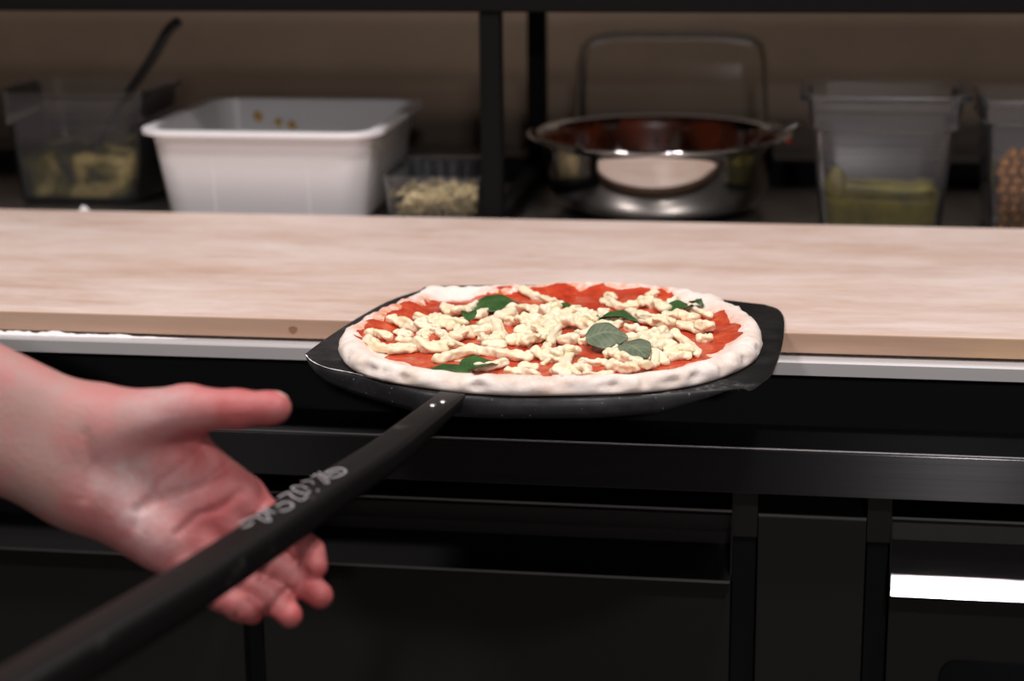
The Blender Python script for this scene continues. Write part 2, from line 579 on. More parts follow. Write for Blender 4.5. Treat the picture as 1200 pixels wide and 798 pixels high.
# flour caught on the steel ledge
random.seed(3)
v, f = [], []
N = 260
for i in range(N + 1):
    x = -0.95 + i * (0.47 / N)
    t = max(0.0, min(1.0, (-0.485 - x) / 0.12)) ** 0.6
    h = t * (0.0014 + 0.0028 * max(0, noise.noise(Vector((x * 55, 0, 0))) + 0.45 + 0.5 * noise.noise(Vector((x * 190, 3, 0)))))
    yw = t * (0.0035 + 0.002 * noise.noise(Vector((x * 80, 7, 0))))
    v += [(x, 1.4070, ZT + 0.0001), (x, 1.4068 - yw * 0.2, ZT + h), (x, 1.4066 - yw * 0.7, ZT + h * 0.75), (x, 1.4062 - yw - 0.0005, ZT + 0.0001)]
for i in range(N):
    for j in range(3):
        f.append((i * 4 + j, i * 4 + j + 1, i * 4 + j + 5, i * 4 + j + 4))
o = mesh('flour_ridge', v, f, M['flour'], None, True)
tag(o, 'ragged ridge of white flour on the steel ledge at the left', 'flour', kind='stuff')

# ------------------------------------------------------------------ shelf rack
rk = empty('shelf_rack', (-0.301, 2.02, ZT), 'black metal shelf rack standing on the worktop behind the board', 'rack')
MB().box(-1.7, 1.3, 1.842, 2.280, 1.135, 1.178, 0.002).build('shelf', M['rack'], rk)
T = 0.0212
for x in (-0.3125, -1.68, 1.26):
    for y in (1.845, 2.18):
        MB().box(x, x + T, y, y + T, ZT + 0.0003, 1.1348, 0.0015).build('post', M['rack'], rk)
    MB().box(x + 0.001, x + T - 0.001, 1.8665, 2.1798, ZT + 0.0003, ZT + 0.018, 0.0015).build('side_rail', M['rack'], rk)
for a, b in ((-1.658, -0.3127), (-0.2910, 1.2598)):
    MB().box(a, b, 2.182, 2.20, ZT + 0.0003, ZT + 0.025, 0.0015).build('rear_rail', M['rack'], rk)

# ------------------------------------------------------------------ measured outlines (metres)
CREASE =[ (-0.3521,1.2936),(-0.3411,1.2734),(-0.3250,1.2567),(-0.3036,1.2456),(-0.2784,1.2286),(-0.2439,1.2070),(-0.2075,1.2009),(-0.1728,1.2029),(-0.1273,1.2103),(-0.0879,1.2211),(-0.0596,1.2306),(-0.0425,1.2368),(-0.0322,1.2401),(-0.0263,1.2345) ]
REST =[ (-0.0176,1.2589),(-0.0121,1.2815),(-0.0069,1.3378),(-0.0049,1.3829),(-0.0047,1.4334),(-0.0084,1.4667),(-0.0182,1.4831),(-0.0376,1.4928),(-0.1617,1.5349),(-0.2913,1.5241),(-0.3091,1.5030),(-0.3263,1.4641),(-0.3382,1.4074),(-0.3481,1.3365) ]
RIV =[ (-0.2319,1.1604),(-0.2267,1.1689) ]
CHEESE=[ (4.2,(-0.306,1.298,-0.293,1.280,-0.280,1.277,-0.269,1.283)), (3.7,(-0.309,1.316,-0.304,1.321,-0.293,1.312)), (5.0,(-0.268,1.288,-0.255,1.280,-0.245,1.291)),
(3.2,(-0.266,1.310,-0.272,1.325,-0.266,1.336,-0.256,1.327,-0.247,1.303)), (4.6,(-0.302,1.361,-0.291,1.354,-0.279,1.340)), (3.3,(-0.291,1.328,-0.280,1.324)),
(2.9,(-0.285,1.308,-0.275,1.304)), (3.9,(-0.285,1.376,-0.272,1.367,-0.268,1.378)), (4.6,(-0.277,1.350,-0.265,1.352,-0.253,1.348)),
(4.6,(-0.268,1.406,-0.262,1.390)), (3.7,(-0.257,1.385,-0.252,1.400,-0.247,1.420)), (5.0,(-0.244,1.313,-0.237,1.329,-0.223,1.341)),
(2.6,(-0.247,1.328,-0.247,1.359,-0.247,1.372)), (3.7,(-0.240,1.381,-0.235,1.399)), (4.6,(-0.231,1.355,-0.223,1.375,-0.213,1.395)),
(4.2,(-0.217,1.401,-0.205,1.413,-0.194,1.403)), (4.6,(-0.217,1.306,-0.211,1.322,-0.219,1.346)), (4.2,(-0.218,1.296,-0.206,1.297)),
(3.7,(-0.216,1.468,-0.203,1.454,-0.190,1.438)), (5.0,(-0.203,1.308,-0.195,1.313)), (3.9,(-0.191,1.304,-0.184,1.320,-0.178,1.330)),
(3.7,(-0.173,1.291,-0.172,1.316,-0.172,1.346)), (5.3,(-0.212,1.368,-0.202,1.369,-0.191,1.376)), (5.0,(-0.190,1.398,-0.180,1.399)),
(4.2,(-0.201,1.338,-0.191,1.339)), (5.5,(-0.186,1.355,-0.174,1.346)), (4.2,(-0.246,1.255,-0.236,1.270,-0.223,1.281,-0.210,1.278,-0.197,1.270,-0.182,1.267)),
(2.9,(-0.242,1.286,-0.234,1.292)), (3.4,(-0.216,1.240,-0.207,1.239,-0.198,1.254)), (3.2,(-0.192,1.230,-0.183,1.231,-0.170,1.219)),
(3.4,(-0.185,1.244,-0.175,1.245)), (3.7,(-0.179,1.272,-0.170,1.268,-0.161,1.265)), (3.9,(-0.159,1.233,-0.155,1.243)),
(4.6,(-0.187,1.398,-0.180,1.405)), (4.7,(-0.180,1.383,-0.171,1.395,-0.165,1.412)), (5.9,(-0.181,1.361,-0.171,1.362)),
(5.3,(-0.169,1.362,-0.157,1.364,-0.145,1.349)), (4.5,(-0.159,1.396,-0.150,1.397)), (3.7,(-0.172,1.301,-0.171,1.336)),
(4.6,(-0.164,1.312,-0.157,1.323)), (3.7,(-0.156,1.338,-0.147,1.339,-0.140,1.345)), (3.7,(-0.145,1.414,-0.141,1.398)),
(3.9,(-0.142,1.365,-0.132,1.366,-0.126,1.378)), (3.7,(-0.147,1.448,-0.137,1.432,-0.127,1.427,-0.116,1.440)), (3.4,(-0.147,1.463,-0.140,1.455)),
(4.6,(-0.116,1.434,-0.105,1.436,-0.096,1.420)), (3.2,(-0.114,1.464,-0.108,1.471)), (4.2,(-0.123,1.408,-0.109,1.385,-0.094,1.371,-0.080,1.367,-0.066,1.358)),
(4.5,(-0.095,1.398,-0.083,1.399,-0.074,1.394)), (3.3,(-0.095,1.442,-0.089,1.455)), (3.2,(-0.080,1.433,-0.072,1.417,-0.061,1.401)),
(4.5,(-0.068,1.358,-0.059,1.359)), (3.9,(-0.065,1.335,-0.059,1.336)), (3.7,(-0.120,1.363,-0.109,1.353)),
(3.7,(-0.110,1.333,-0.101,1.344,-0.093,1.355)), (4.5,(-0.101,1.309,-0.094,1.320,-0.085,1.336)), (3.4,(-0.085,1.336,-0.074,1.322,-0.065,1.290)),
(4.6,(-0.095,1.300,-0.086,1.306)), (3.9,(-0.088,1.282,-0.079,1.283,-0.071,1.284)), (3.4,(-0.114,1.322,-0.106,1.309)),
(3.2,(-0.094,1.282,-0.086,1.269)), (3.7,(-0.124,1.316,-0.124,1.297,-0.128,1.282)), (3.9,(-0.125,1.278,-0.116,1.274,-0.104,1.262)),
(4.5,(-0.122,1.251,-0.114,1.247,-0.105,1.248)), (2.9,(-0.145,1.262,-0.135,1.261,-0.127,1.262)), (2.9,(-0.100,1.245,-0.094,1.259,-0.094,1.277)),
(3.2,(-0.155,1.275,-0.153,1.247,-0.143,1.227)), (3.4,(-0.158,1.229,-0.148,1.222)), (3.4,(-0.145,1.239,-0.137,1.243)),
(3.9,(-0.167,1.283,-0.158,1.279,-0.149,1.280)), (3.3,(-0.170,1.273,-0.161,1.265)), (1.8,(-0.138,1.219,-0.129,1.224,-0.119,1.221)),
(3.2,(-0.151,1.318,-0.144,1.319)), (2.1,(-0.103,1.276,-0.098,1.272)) ]
LEAF =[ (-0.2462,1.4234),(-0.2134,1.4328),(-0.2386,1.3519),(-0.2450,1.3700),(-0.2439,1.2297),(-0.2123,1.2201),(-0.2237,1.2275),(-0.2061,1.2475),(-0.1803,1.4133),(-0.1704,1.4144),(-0.1441,1.3812),(-0.1161,1.3735),(-0.1427,1.2969),(-0.1171,1.3194),(-0.1182,1.3046),(-0.1000,1.2552),(-0.0925,1.4145),(-0.0750,1.4306) ]
PIZZA_EDGE=[ (-0.3290,1.3053),(-0.3296,1.3443),(-0.3195,1.3898),(-0.3074,1.4302),(-0.2989,1.4585),(-0.2917,1.4761),(-0.2738,1.4752),(-0.2534,1.4802),(-0.2130,1.4931),(-0.1582,1.5077),(-0.1013,1.4967),(-0.0657,1.4755),(-0.0441,1.4407),(-0.0265,1.3974),(-0.0205,1.3579),(-0.0219,1.3147),(-0.0325,1.2814),(-0.0546,1.2464),(-0.0823,1.2232),(-0.1158,1.2103),(-0.1553,1.2022),(-0.1838,1.1989),(-0.2193,1.2018),(-0.2444,1.2097),(-0.2703,1.2196),(-0.2916,1.2341),(-0.3080,1.2517),(-0.3197,1.2746) ]
SAUCE_EDGE=[ (-0.3205,1.3183),(-0.3249,1.3516),(-0.3179,1.3794),(-0.3062,1.4202),(-0.2893,1.4396),(-0.2630,1.4485),(-0.2449,1.4655),(-0.2265,1.4828),(-0.1933,1.4989),(-0.1576,1.4965),(-0.1152,1.4918),(-0.0975,1.4876),(-0.0741,1.4400),(-0.0497,1.4147),(-0.0367,1.3759),(-0.0369,1.3428),(-0.0543,1.3007),(-0.0735,1.2674),(-0.1008,1.2368),(-0.1281,1.2175),(-0.1617,1.2072),(-0.2031,1.2110),(-0.2364,1.2311),(-0.2721,1.2575),(-0.3051,1.2937) ]
SCRIPT_MARKS=[ ((-0.2677,1.0226),(-0.2649,1.0301),(-0.2602,1.0330),(-0.2558,1.0276),(-0.2571,1.0203),(-0.2613,1.0152),(-0.2666,1.0180)),((-0.2646,1.0194),(-0.2623,1.0256),(-0.2585,1.0261)),((-0.2713,1.0245),(-0.2647,1.0136),(-0.2606,1.0060)),((-0.2735,1.0148),(-0.2717,1.0198),(-0.2664,1.0111),(-0.2618,1.0047)),((-0.2771,1.0052),(-0.2736,1.0090),(-0.2692,1.0038)),((-0.2706,0.9946),(-0.2754,0.9985),(-0.2800,0.9957),(-0.2760,0.9895),(-0.2691,0.9859),(-0.2680,0.9904)),((-0.2645,0.9931),(-0.2634,0.9914)),((-0.2833,0.9775),(-0.2799,0.9868),(-0.2759,0.9806),(-0.2692,0.9749),(-0.2672,0.9817)),((-0.2801,0.9628),(-0.2782,0.9695),(-0.2739,0.9700),(-0.2711,0.9639),(-0.2734,0.9573),(-0.2769,0.9568)),((-0.2872,0.9619),(-0.2813,0.9542),(-0.2782,0.9535)),((-0.2880,0.9492),(-0.2849,0.9538),(-0.2780,0.9422)),((-0.2938,0.9341),(-0.2914,0.9385),(-0.2898,0.9428),(-0.2861,0.9453),(-0.2802,0.9399),(-0.2767,0.9403)),((-0.2900,0.9285),(-0.2871,0.9309),(-0.2863,0.9371)) ]

# ------------------------------------------------------------------ containers
def tub(name, cx, cy, z0, z1, w0, d0, w1, d1, rc, mt, parent, wall=0.0022, rim=0.007, rim_t=0.003, shoulder=None, ribs=0):
    """open tub: base w0 x d0 at z0, mouth w1 x d1 (outside of the wall) at z1, flanged rim"""
    def at_h(z, grow=0.0, n=6):
        t = (z - z0) / (z1 - z0)
        w_ = w0 + (w1 - w0) * t; d_ = d0 + (d1 - d0) * t
        if shoulder and z > shoulder[0]:
            w_ += shoulder[1]; d_ += shoulder[1]
        r = rc
        pts = round_rect(cx, cy, w_ + 2 * grow, d_ + 2 * grow, max(0.004, r + grow), 8)
        if ribs:
            q = []
            for i, (x, y) in enumerate(pts): q.append((x, y))
            pts = q
        return [(x, y, z) for x, y in pts]
    rings = [at_h(z0, -0.006), at_h(z0 + 0.0012, -0.002), at_h(z0 + 0.005)]
    if shoulder:
        a = at_h(shoulder[0])
        rings += [a]
        b = at_h(shoulder[0] + 0.0001); b = [(x, y, shoulder[0] + 0.0015) for x, y, z in b]
        bb = at_h(shoulder[0] + 0.0001, 0.0018); bb = [(x, y, shoulder[0] + 0.0008) for x, y, z in bb]
        rings += [bb, b]
    def lvl(z, g, zz):
        return [(x, y, zz) for x, y, _ in at_h(z, g)]
    rings += [lvl(z1, 0, z1 - rim_t), lvl(z1, rim, z1 - rim_t - 0.0015), lvl(z1, rim + 0.0008, z1 - rim_t * 0.5), lvl(z1, rim, z1), lvl(z1, -wall, z1)]
    if shoulder:
        rings += [lvl(z1, -wall, shoulder[0] + 0.002), lvl(shoulder[0], -wall, shoulder[0] - 0.001)]
    rings += [lvl(z0 + 0.006, -wall, z0 + 0.006), lvl(z0, -wall - 0.005, z0 + 0.003)]
    v, f = loft(rings)
    o = mesh(name, v, f, mt, parent, True)
    return autosmooth(o, 40)


def heap(name, cx, cy, z0, zt, w0, d0, w1, d1, rc, amp, freq, mt, seed, tilt=0.0):
    """a lumpy mass filling the bottom of a tub"""
    G = 34
    rings = [[(x, y, z0) for x, y in round_rect(cx, cy, w0, d0, rc, 8)]]
    m_ = 5
    for i in range(1, m_ + 1):
        t = i / m_
        rings.append([(x, y, z0 + (zt - z0) * t * 0.9) for x, y in round_rect(cx, cy, w0 + (w1 - w0) * t, d0 + (d1 - d0) * t, rc, 8)])
    for s_ in (0.85, 0.6, 0.35, 0.12):
        rings.append([(x, y, zt) for x, y in round_rect(cx, cy, w1 * s_, d1 * s_, rc * s_, 8)])
    out = []
    for i, r in enumerate(rings):
        q = []
        for x, y, z in r:
            if i >= m_:
                z += amp * noise.noise(Vector((x * freq + seed, y * freq, seed))) + tilt * (x - cx)
            q.append((x, y, z))
        out.append(q)
    v, f = loft(out)
    return mesh(name, v, f, mt, None, True, (cx, cy, z0))


Zs = ZT + 0.0006
# left clear tub with pale pesto and a black spoon
t = empty('plastic_container', (-0.791, 2.031, ZT), 'tall clear plastic tub of yellowish cream at the far left, black handle sticking out', 'container')
tub('tub', -0.791, 2.031, Zs, 1.037, 0.140, 0.126, 0.158, 0.144, 0.022, M['clear'], t, shoulder=(0.999, 0.007), rim=0.006, rim_t=0.005)
o = heap('cream_filling', -0.791, 2.031, Zs + 0.0065, 0.970, 0.1270, 0.1130, 0.1370, 0.1230, 0.018, 0.016, 26, M['pesto_pale'], 4)
tag(o, 'pale yellow and olive cream inside the far left clear tub', 'filling', kind='stuff')
sp = empty('serving_spoon', (-0.78, 2.12, 0.98), 'black plastic spoon with its handle leaning out of the far left tub', 'spoon')
pa = catmull([(-0.772, 2.015, 0.980), (-0.748, 2.023, 1.022), (-0.716, 2.030, 1.066), (-0.6975, 2.035, 1.096), (-0.683, 2.038, 1.109)], 6)
v, f = tube(pa, [0.0042 + 0.0016 * min(1, i / 14) - (0.0022 if i == len(pa) - 1 else 0) for i in range(len(pa))], 10)
mesh('handle', v, f, M['black_plastic'], sp)
v, f = tube([(-0.771, 2.015, 0.982), (-0.776, 2.013, 0.975), (-0.783, 2.011, 0.967), (-0.789, 2.009, 0.960)], [0.004, 0.013, 0.016, 0.008], 12, flat=0.4)
mesh('spoon_head', v, f, M['black_plastic'], sp)

# white tub
t = empty('white_tub', (-0.552, 1.998, ZT), 'white rectangular plastic tub with a flared rim, left of the shelf post', 'tub')
tub('tub_shell', -0.552, 1.998, Zs, 1.0105, 0.212, 0.232, 0.238, 0.258, 0.028, M['white_plastic'], t, wall=0.003, rim=0.0105, rim_t=0.004)
for sx in (-0.050, 0.052):
    MB().prism([(1.8816, 0.917), (1.8806, 0.917), (1.8694, 1.0), (1.8704, 1.0)], -0.552 + sx - 0.0006, -0.552 + sx + 0.0006).build('mould_line', M['white_plastic'], t)
random.seed(5)
for i, (x, y, z, s_) in enumerate(((-0.622, 2.1215, 0.990, 0.006), (-0.598, 2.120, 0.984, 0.0045), (-0.581, 2.1195, 0.981, 0.005))):
    bm = bmesh.new(); bmesh.ops.create_icosphere(bm, subdivisions=2, radius=s_)
    for vv in bm.verts:
        vv.co *= 1 + 0.35 * noise.noise(vv.co * 200 + Vector((i * 5, 0, 0))); vv.co.y *= 0.5; vv.co += Vector((x, y, z))
    mesh('food_smear', [q.co[:] for q in bm.verts], [[q.index for q in p.verts] for p in bm.faces], M['corn'], t); bm.free()

# small ribbed punnet with grated cheese
t = empty('clear_punnet', (-0.372, 1.9495, ZT), 'small ribbed clear punnet of grated cheese between white tub and shelf post', 'punnet')
def dense(cx, cy, w_, d_, r, n):
    c = round_rect(cx, cy, w_, d_, r, 6)
    c.append(c[0]); L_ = [0]
    for a, b in zip(c, c[1:]): L_.append(L_[-1] + math.dist(a, b))
    out = []; j = 0
    for i in range(n):
        s_ = L_[-1] * i / n
        while L_[j + 1] < s_: j += 1
        q = (s_ - L_[j]) / (L_[j + 1] - L_[j])
        out.append((c[j][0] + (c[j + 1][0] - c[j][0]) * q, c[j][1] + (c[j + 1][1] - c[j][1]) * q))
    return out
def prib(z, w_, d_, rib):
    pts = dense(-0.3720, 1.9495, w_, d_, 0.014, 240)
    out = []
    for i, (x, y) in enumerate(pts):
        s_ = rib if (i // 4) % 2 == 0 else 0.0
        nx, ny = x + 0.3720, y - 1.9495
        L_ = math.hypot(nx, ny)
        out.append((x - nx / L_ * s_, y - ny / L_ * s_, z))
    return out
v, f = loft([prib(Zs, 0.092, 0.124, 0), prib(Zs + 0.003, 0.096, 0.128, 0.0012), prib(0.9535, 0.101, 0.136, 0.0013), prib(0.9565, 0.103, 0.138, 0),
             prib(0.9620, 0.104, 0.139, 0), prib(0.9625, 0.108, 0.146, 0), prib(0.9633, 0.108, 0.146, 0), prib(0.9635, 0.103, 0.138, 0), prib(0.9565, 0.1018, 0.1368, 0), prib(Zs + 0.003, 0.094, 0.126, 0.0012), prib(Zs + 0.002, 0.090, 0.122, 0)])
autosmooth(mesh('punnet_shell', v, f, M['punnet'], t), 40)
random.seed(8)
v, f = [], []
for i in range(800):
    x = -0.3720 + random.uniform(-0.041, 0.041); y = 1.9495 + random.uniform(-0.057, 0.057)
    hm = 0.022 + 0.010 * noise.noise(Vector((x * 40, y * 30, 2)))
    z = Zs + 0.006 + random.random() ** 0.7 * hm
    a = random.uniform(0, math.pi); L_ = random.uniform(0.003, 0.007); dz = random.uniform(-0.0015, 0.0015)
    d = Vector((math.cos(a) * L_, math.sin(a) * L_, dz)) * 0.5
    c_ = Vector((x, y, z))
    vv, ff = tube([c_ - d, c_, c_ + d], [0.0014, 0.002, 0.0014], 6)
    n0 = len(v); v += vv; f += [tuple(q + n0 for q in p) for p in ff]
o = mesh('grated_cheese', v, f, M['grated'], None, True)
tag(o, 'grated pale cheese filling the small clear punnet', 'cheese', kind='stuff')

# right clear tub with green pesto
t = empty('plastic_container', (0.0868, 1.934, ZT), 'tall clear plastic tub of green pesto right of the steel bowl', 'container')
tub('tub', 0.0868, 1.934, Zs, 1.0535, 0.1195, 0.108, 0.147, 0.135, 0.022, M['clear'], t, shoulder=(1.0175, 0.005), rim=0.0075, rim_t=0.005)
o = heap('pesto', 0.0868, 1.934, Zs + 0.0065, 0.953, 0.1075, 0.0960, 0.1150, 0.1035, 0.018, 0.008, 40, M['pesto'], 9)
tag(o, 'olive green pesto in the clear tub right of the bowl', 'pesto', kind='stuff')
bm = bmesh.new(); bmesh.ops.create_icosphere(bm, subdivisions=3, radius=0.011)
for vv in bm.verts:
    vv.co *= 1 + 0.3 * noise.noise(vv.co * 120); vv.co.z *= 1.35; vv.co.y *= 0.5; vv.co += Vector((0.0415, 1.8865, 0.965))
mesh('pesto_lump', [tuple(Vector(q.co) ) for q in bm.verts], [[q.index for q in p.verts] for p in bm.faces], M['pesto'], o); bm.free()

# far right clear tub with nuts
t = empty('plastic_container', (0.260, 1.936, ZT), 'clear plastic tub of brown nuts cut by the right edge', 'container')
tub('tub', 0.2600, 1.936, Zs, 1.0500, 0.134, 0.118, 0.150, 0.134, 0.014, M['clear'], t, shoulder=(1.0255, 0.009), rim=0.002, rim_t=0.004)
nut0 = None
random.seed(11)
cnt = 0
bm = bmesh.new(); bmesh.ops.create_icosphere(bm, subdivisions=3, radius=0.0054)
for vv in bm.verts:
    vv.co *= 1 + 0.12 * noise.noise(vv.co * 150)
    if vv.co.z > 0: vv.co.z *= 1.12
nm = bpy.data.meshes.new('nut'); bm.to_mesh(nm); bm.free()
nm.polygons.foreach_set('use_smooth', [True] * len(nm.polygons)); nm.materials.append(M['nut'])
def add_nut(x, y, z):
    global nut0
    if nut0 is None:
        o_ = bpy.data.objects.new('nut', nm); nut0 = o_
    else:
        o_ = nut0.copy()
    COL.objects.link(o_)
    o_.location = (x, y, z)
    o_.rotation_euler = (random.uniform(0, 6), random.uniform(0, 6), random.uniform(0, 6))
    tag(o_, 'small round brown nut in the clear tub at the right edge', 'nut', 'nuts in the right edge tub')
for k_ in range(9):
    z = Zs + 0.0105 + k_ * 0.0094
    shift = 0.0035 * (k_ % 2)
    wz = 0.134 + 0.016 * (z - Zs) / 0.139
    x0 = 0.2600 - wz / 2 + 0.0112
    yf = 1.936 - (0.118 + 0.016 * (z - Zs) / 0.139) / 2 + 0.0088
    for row in range(2):
        for c_ in range(10):
            if k_ == 8 and (c_ % 3 == 0 or row == 1): continue
            add_nut(x0 + 0.0008 + shift + (row % 2) * 0.003 + c_ * 0.0112 + random.uniform(-0.0006, 0.0006), yf + shift * 0.3 + row * 0.0105 + random.uniform(0, 0.0006), z + random.uniform(-0.0006, 0.0006))

# ------------------------------------------------------------------ steel bowl
BX, BY = -0.1455, 2.012
bw = empty('mixing_bowl', (BX, BY, ZT), 'shiny steel mixing bowl smeared with tomato inside, mirroring the board', 'bowl')
outer = catmull([(0.084, 0.9122), (0.0985, 0.9150), (0.1090, 0.9210), (0.1155, 0.9300), (0.1195, 0.9420), (0.1218, 0.9560), (0.1232, 0.9700), (0.1243, 0.9820), (0.1265, 0.9890)], 4)
outer = [(0.001, Zs), (0.070, Zs)] + [(p[0], p[1]) for p in outer]
rim_ = [(0.1300, 0.9915), (0.1350, 0.9925), (0.1400, 0.9925), (0.1420, 0.9912), (0.1432, 0.9925), (0.1420, 0.9942), (0.1380, 0.9946), (0.1300, 0.9936)]
inner = [(max(0.001, r - 0.0016), z + 0.0014) for r, z in reversed(outer)]
v, f = lathe(outer + rim_ + inner, BX, BY, 96)
o = mesh('bowl_shell', v, f, M['bowl_steel'], bw, True)
film = [(max(0.0012, r - 0.0022), z + 0.0020) for r, z in outer[2:]]
film = [(0.0012, Zs + 0.0021)] + film
v, f = lathe(film, BX, BY, 96)
o = mesh('sauce_film', v, f, M['film'], bw, True)
v, f = lathe([(0.0005, Zs + 0.012), (0.03, Zs + 0.0118), (0.06, Zs + 0.0122), (0.086, Zs + 0.0118), (0.0865, Zs + 0.0105), (0.070, Zs + 0.0050), (0.03, Zs + 0.0038), (0.0005, Zs + 0.0038)], BX, BY, 64)
v = [(p[0], p[1], p[2] + (0.0008 * noise.noise(Vector(p) * 60) if p[2] > Zs + 0.009 else 0)) for p in v]
o = mesh('tomato_sauce', v, f, M['tomato'], None, True, (BX, BY, Zs))
tag(o, 'pool of red tomato sauce in the bottom of the steel bowl', 'sauce', kind='stuff')
bm = bmesh.new(); bmesh.ops.create_icosphere(bm, subdivisions=2, radius=0.005)
for vv in bm.verts: vv.co *= 1 + 0.4 * noise.noise(vv.co * 220); vv.co.z *= 0.6; vv.co += Vector((-0.0080, 1.980, 0.9915))
mesh('sauce_drip', [q.co[:] for q in bm.verts], [[q.index for q in p.verts] for p in bm.faces], M['tomato'], bw); bm.free()
sp = empty('steel_spoon', (-0.04, 1.97, 0.98), 'ribbed steel spoon handle leaning over the right rim of the bowl', 'spoon')
pa = catmull([(-0.085, 1.995, 0.940), (-0.058, 1.989, 0.970), (-0.034, 1.983, 0.9955), (-0.014, 1.974, 1.0035), (0.0035, 1.968, 1.0115)], 8)
v, f = tube(pa, [0.0032 + 0.0022 * (i / len(pa)) + 0.0004 * (i % 2) - (0.002 if i == len(pa) - 1 else 0) for i in range(len(pa))], 10, flat=0.55)
mesh('handle', v, f, M['rivet'], sp)
v, f = tube([(-0.0845, 1.9952, 0.941), (-0.097, 1.997, 0.933), (-0.112, 1.999, 0.929), (-0.126, 2.001, 0.9285), (-0.132, 2.002, 0.929)], [0.003, 0.014, 0.019, 0.014, 0.004], 14, flat=0.22)
mesh('spoon_bowl', v, f, M['rivet'], sp)

# clear tub standing upside down behind the bowl
t = empty('upturned_tub', (-0.150, 2.285, ZT), 'faint clear plastic tub standing upside down behind the steel bowl', 'tub')
R_ = []
for z, w_, d_, r_ in ((Zs, 0.256, 0.150, 0.03), (Zs + 0.004, 0.256, 0.150, 0.03), (Zs + 0.0045, 0.238, 0.134, 0.028), (1.042, 0.224, 0.122, 0.030), (1.060, 0.216, 0.114, 0.034), (1.069, 0.198, 0.096, 0.038), (1.074, 0.162, 0.064, 0.030), (1.075, 0.112, 0.03, 0.012)):
    R_.append([(x, y, z) for x, y in round_rect(-0.150, 2.285, w_, d_, r_, 8)])
v, f = loft(R_, False, True)
o = mesh('tub_shell', v, f, M['dome'], t)
md = o.modifiers.new('wall', 'SOLIDIFY'); md.thickness = 0.002

# small crumpled scrap of white paper behind the board
random.seed(2)
v, f = [], []
for i in range(7):
    for j in range(5):
        v.append((-0.752 + i * 0.0045, 1.856 + j * 0.004 + random.uniform(-0.0012, 0.0012), ZT + 0.0006 + 0.020 * max(0, 1 - abs(i - 2.5) / 3.4) * (1 - abs(j - 2) / 2.6) + random.uniform(0, 0.002)))
for i in range(6):
    for j in range(4): f.append((i * 5 + j, (i + 1) * 5 + j, (i + 1) * 5 + j + 1, i * 5 + j + 1))
o = mesh('paper_scrap', v, f, M['paper'], None, False)
md = o.modifiers.new('t', 'SOLIDIFY'); md.thickness = 0.0003
tag(o, 'tiny crumpled scrap of white paper behind the board by the left tub', 'paper')

# ------------------------------------------------------------------ pizza peel
ZP = 0.9325
peel = empty('pizza_peel', (-0.175, 1.33, 0.930), 'black metal pizza peel with a long handle carrying the raw pizza', 'pizza peel')
cr = [Vector((p[0], p[1], ZP)) for p in catmull(CREASE, 6)]
rest = [Vector((p[0], p[1], ZP)) for p in catmull([CREASE[-1]] + REST + [CREASE[0]], 5)][1:-1]
DROP = [0.0, 0.005, 0.010, 0.0135, 0.0145, 0.0145, 0.0145, 0.0145, 0.0145, 0.0130, 0.0065, 0.0015, 0.0005, 0.0]
drop = [DROP[min(i // 6, 13)] * (1 - (i % 6) / 6) + DROP[min(i // 6 + 1, 13)] * ((i % 6) / 6) for i in range(len(cr))]
verts = [tuple(p) for p in cr] + [tuple(p) for p in rest]
faces = [tuple(range(len(verts)))]
n = len(cr)
prof = [(0.08, 0.06), (0.17, 0.22), (0.22, 0.45), (0.24, 0.75), (0.22, 1.0)]
prev = list(range(n))
for a, b in prof:
    cur = []
    for i, p in enumerate(cr):
        tdir = (cr[min(i + 1, n - 1)] - cr[max(i - 1, 0)]).normalized()
        out = Vector((tdir.y, -tdir.x, 0))
        q = p + out * a * drop[i] + Vector((0, 0, -b * drop[i] - 0.00001 * b))
        cur.append(len(verts)); verts.append(tuple(q))
    for i in range(n - 1):
        faces.append((prev[i], cur[i], cur[i + 1], prev[i + 1]))
    prev = cur
blade = mesh('blade', verts, faces, M['peel'], peel, True)
bm = bmesh.new(); bm.from_mesh(blade.data)
bmesh.ops.triangulate(bm, faces=[f for f in bm.faces if len(f.verts) > 4])
bmesh.ops.recalc_face_normals(bm, faces=bm.faces[:])
up = sum(1 if f.normal.z > 0.9 else -1 for f in bm.faces if abs(f.normal.z) > 0.9)
if up < 0: bmesh.ops.reverse_faces(bm, faces=bm.faces[:])
bm.to_mesh(blade.data); bm.free()
autosmooth(blade, 50)
md = blade.modifiers.new('sheet', 'SOLIDIFY'); md.thickness = 0.0021; md.offset = -1
fl_p = [p + Vector((0, 0, 0.0004)) for p in cr[1:25]]
fl_v, fl_f = tube(fl_p, [0.0002 + 0.0007 * max(0, noise.noise(Vector((i * 0.63, 1.3, 0))) + 0.35) for i in range(len(fl_p))], 6, flat=0.5)
mesh('flour_streak', fl_v, fl_f, M['flour'], peel)
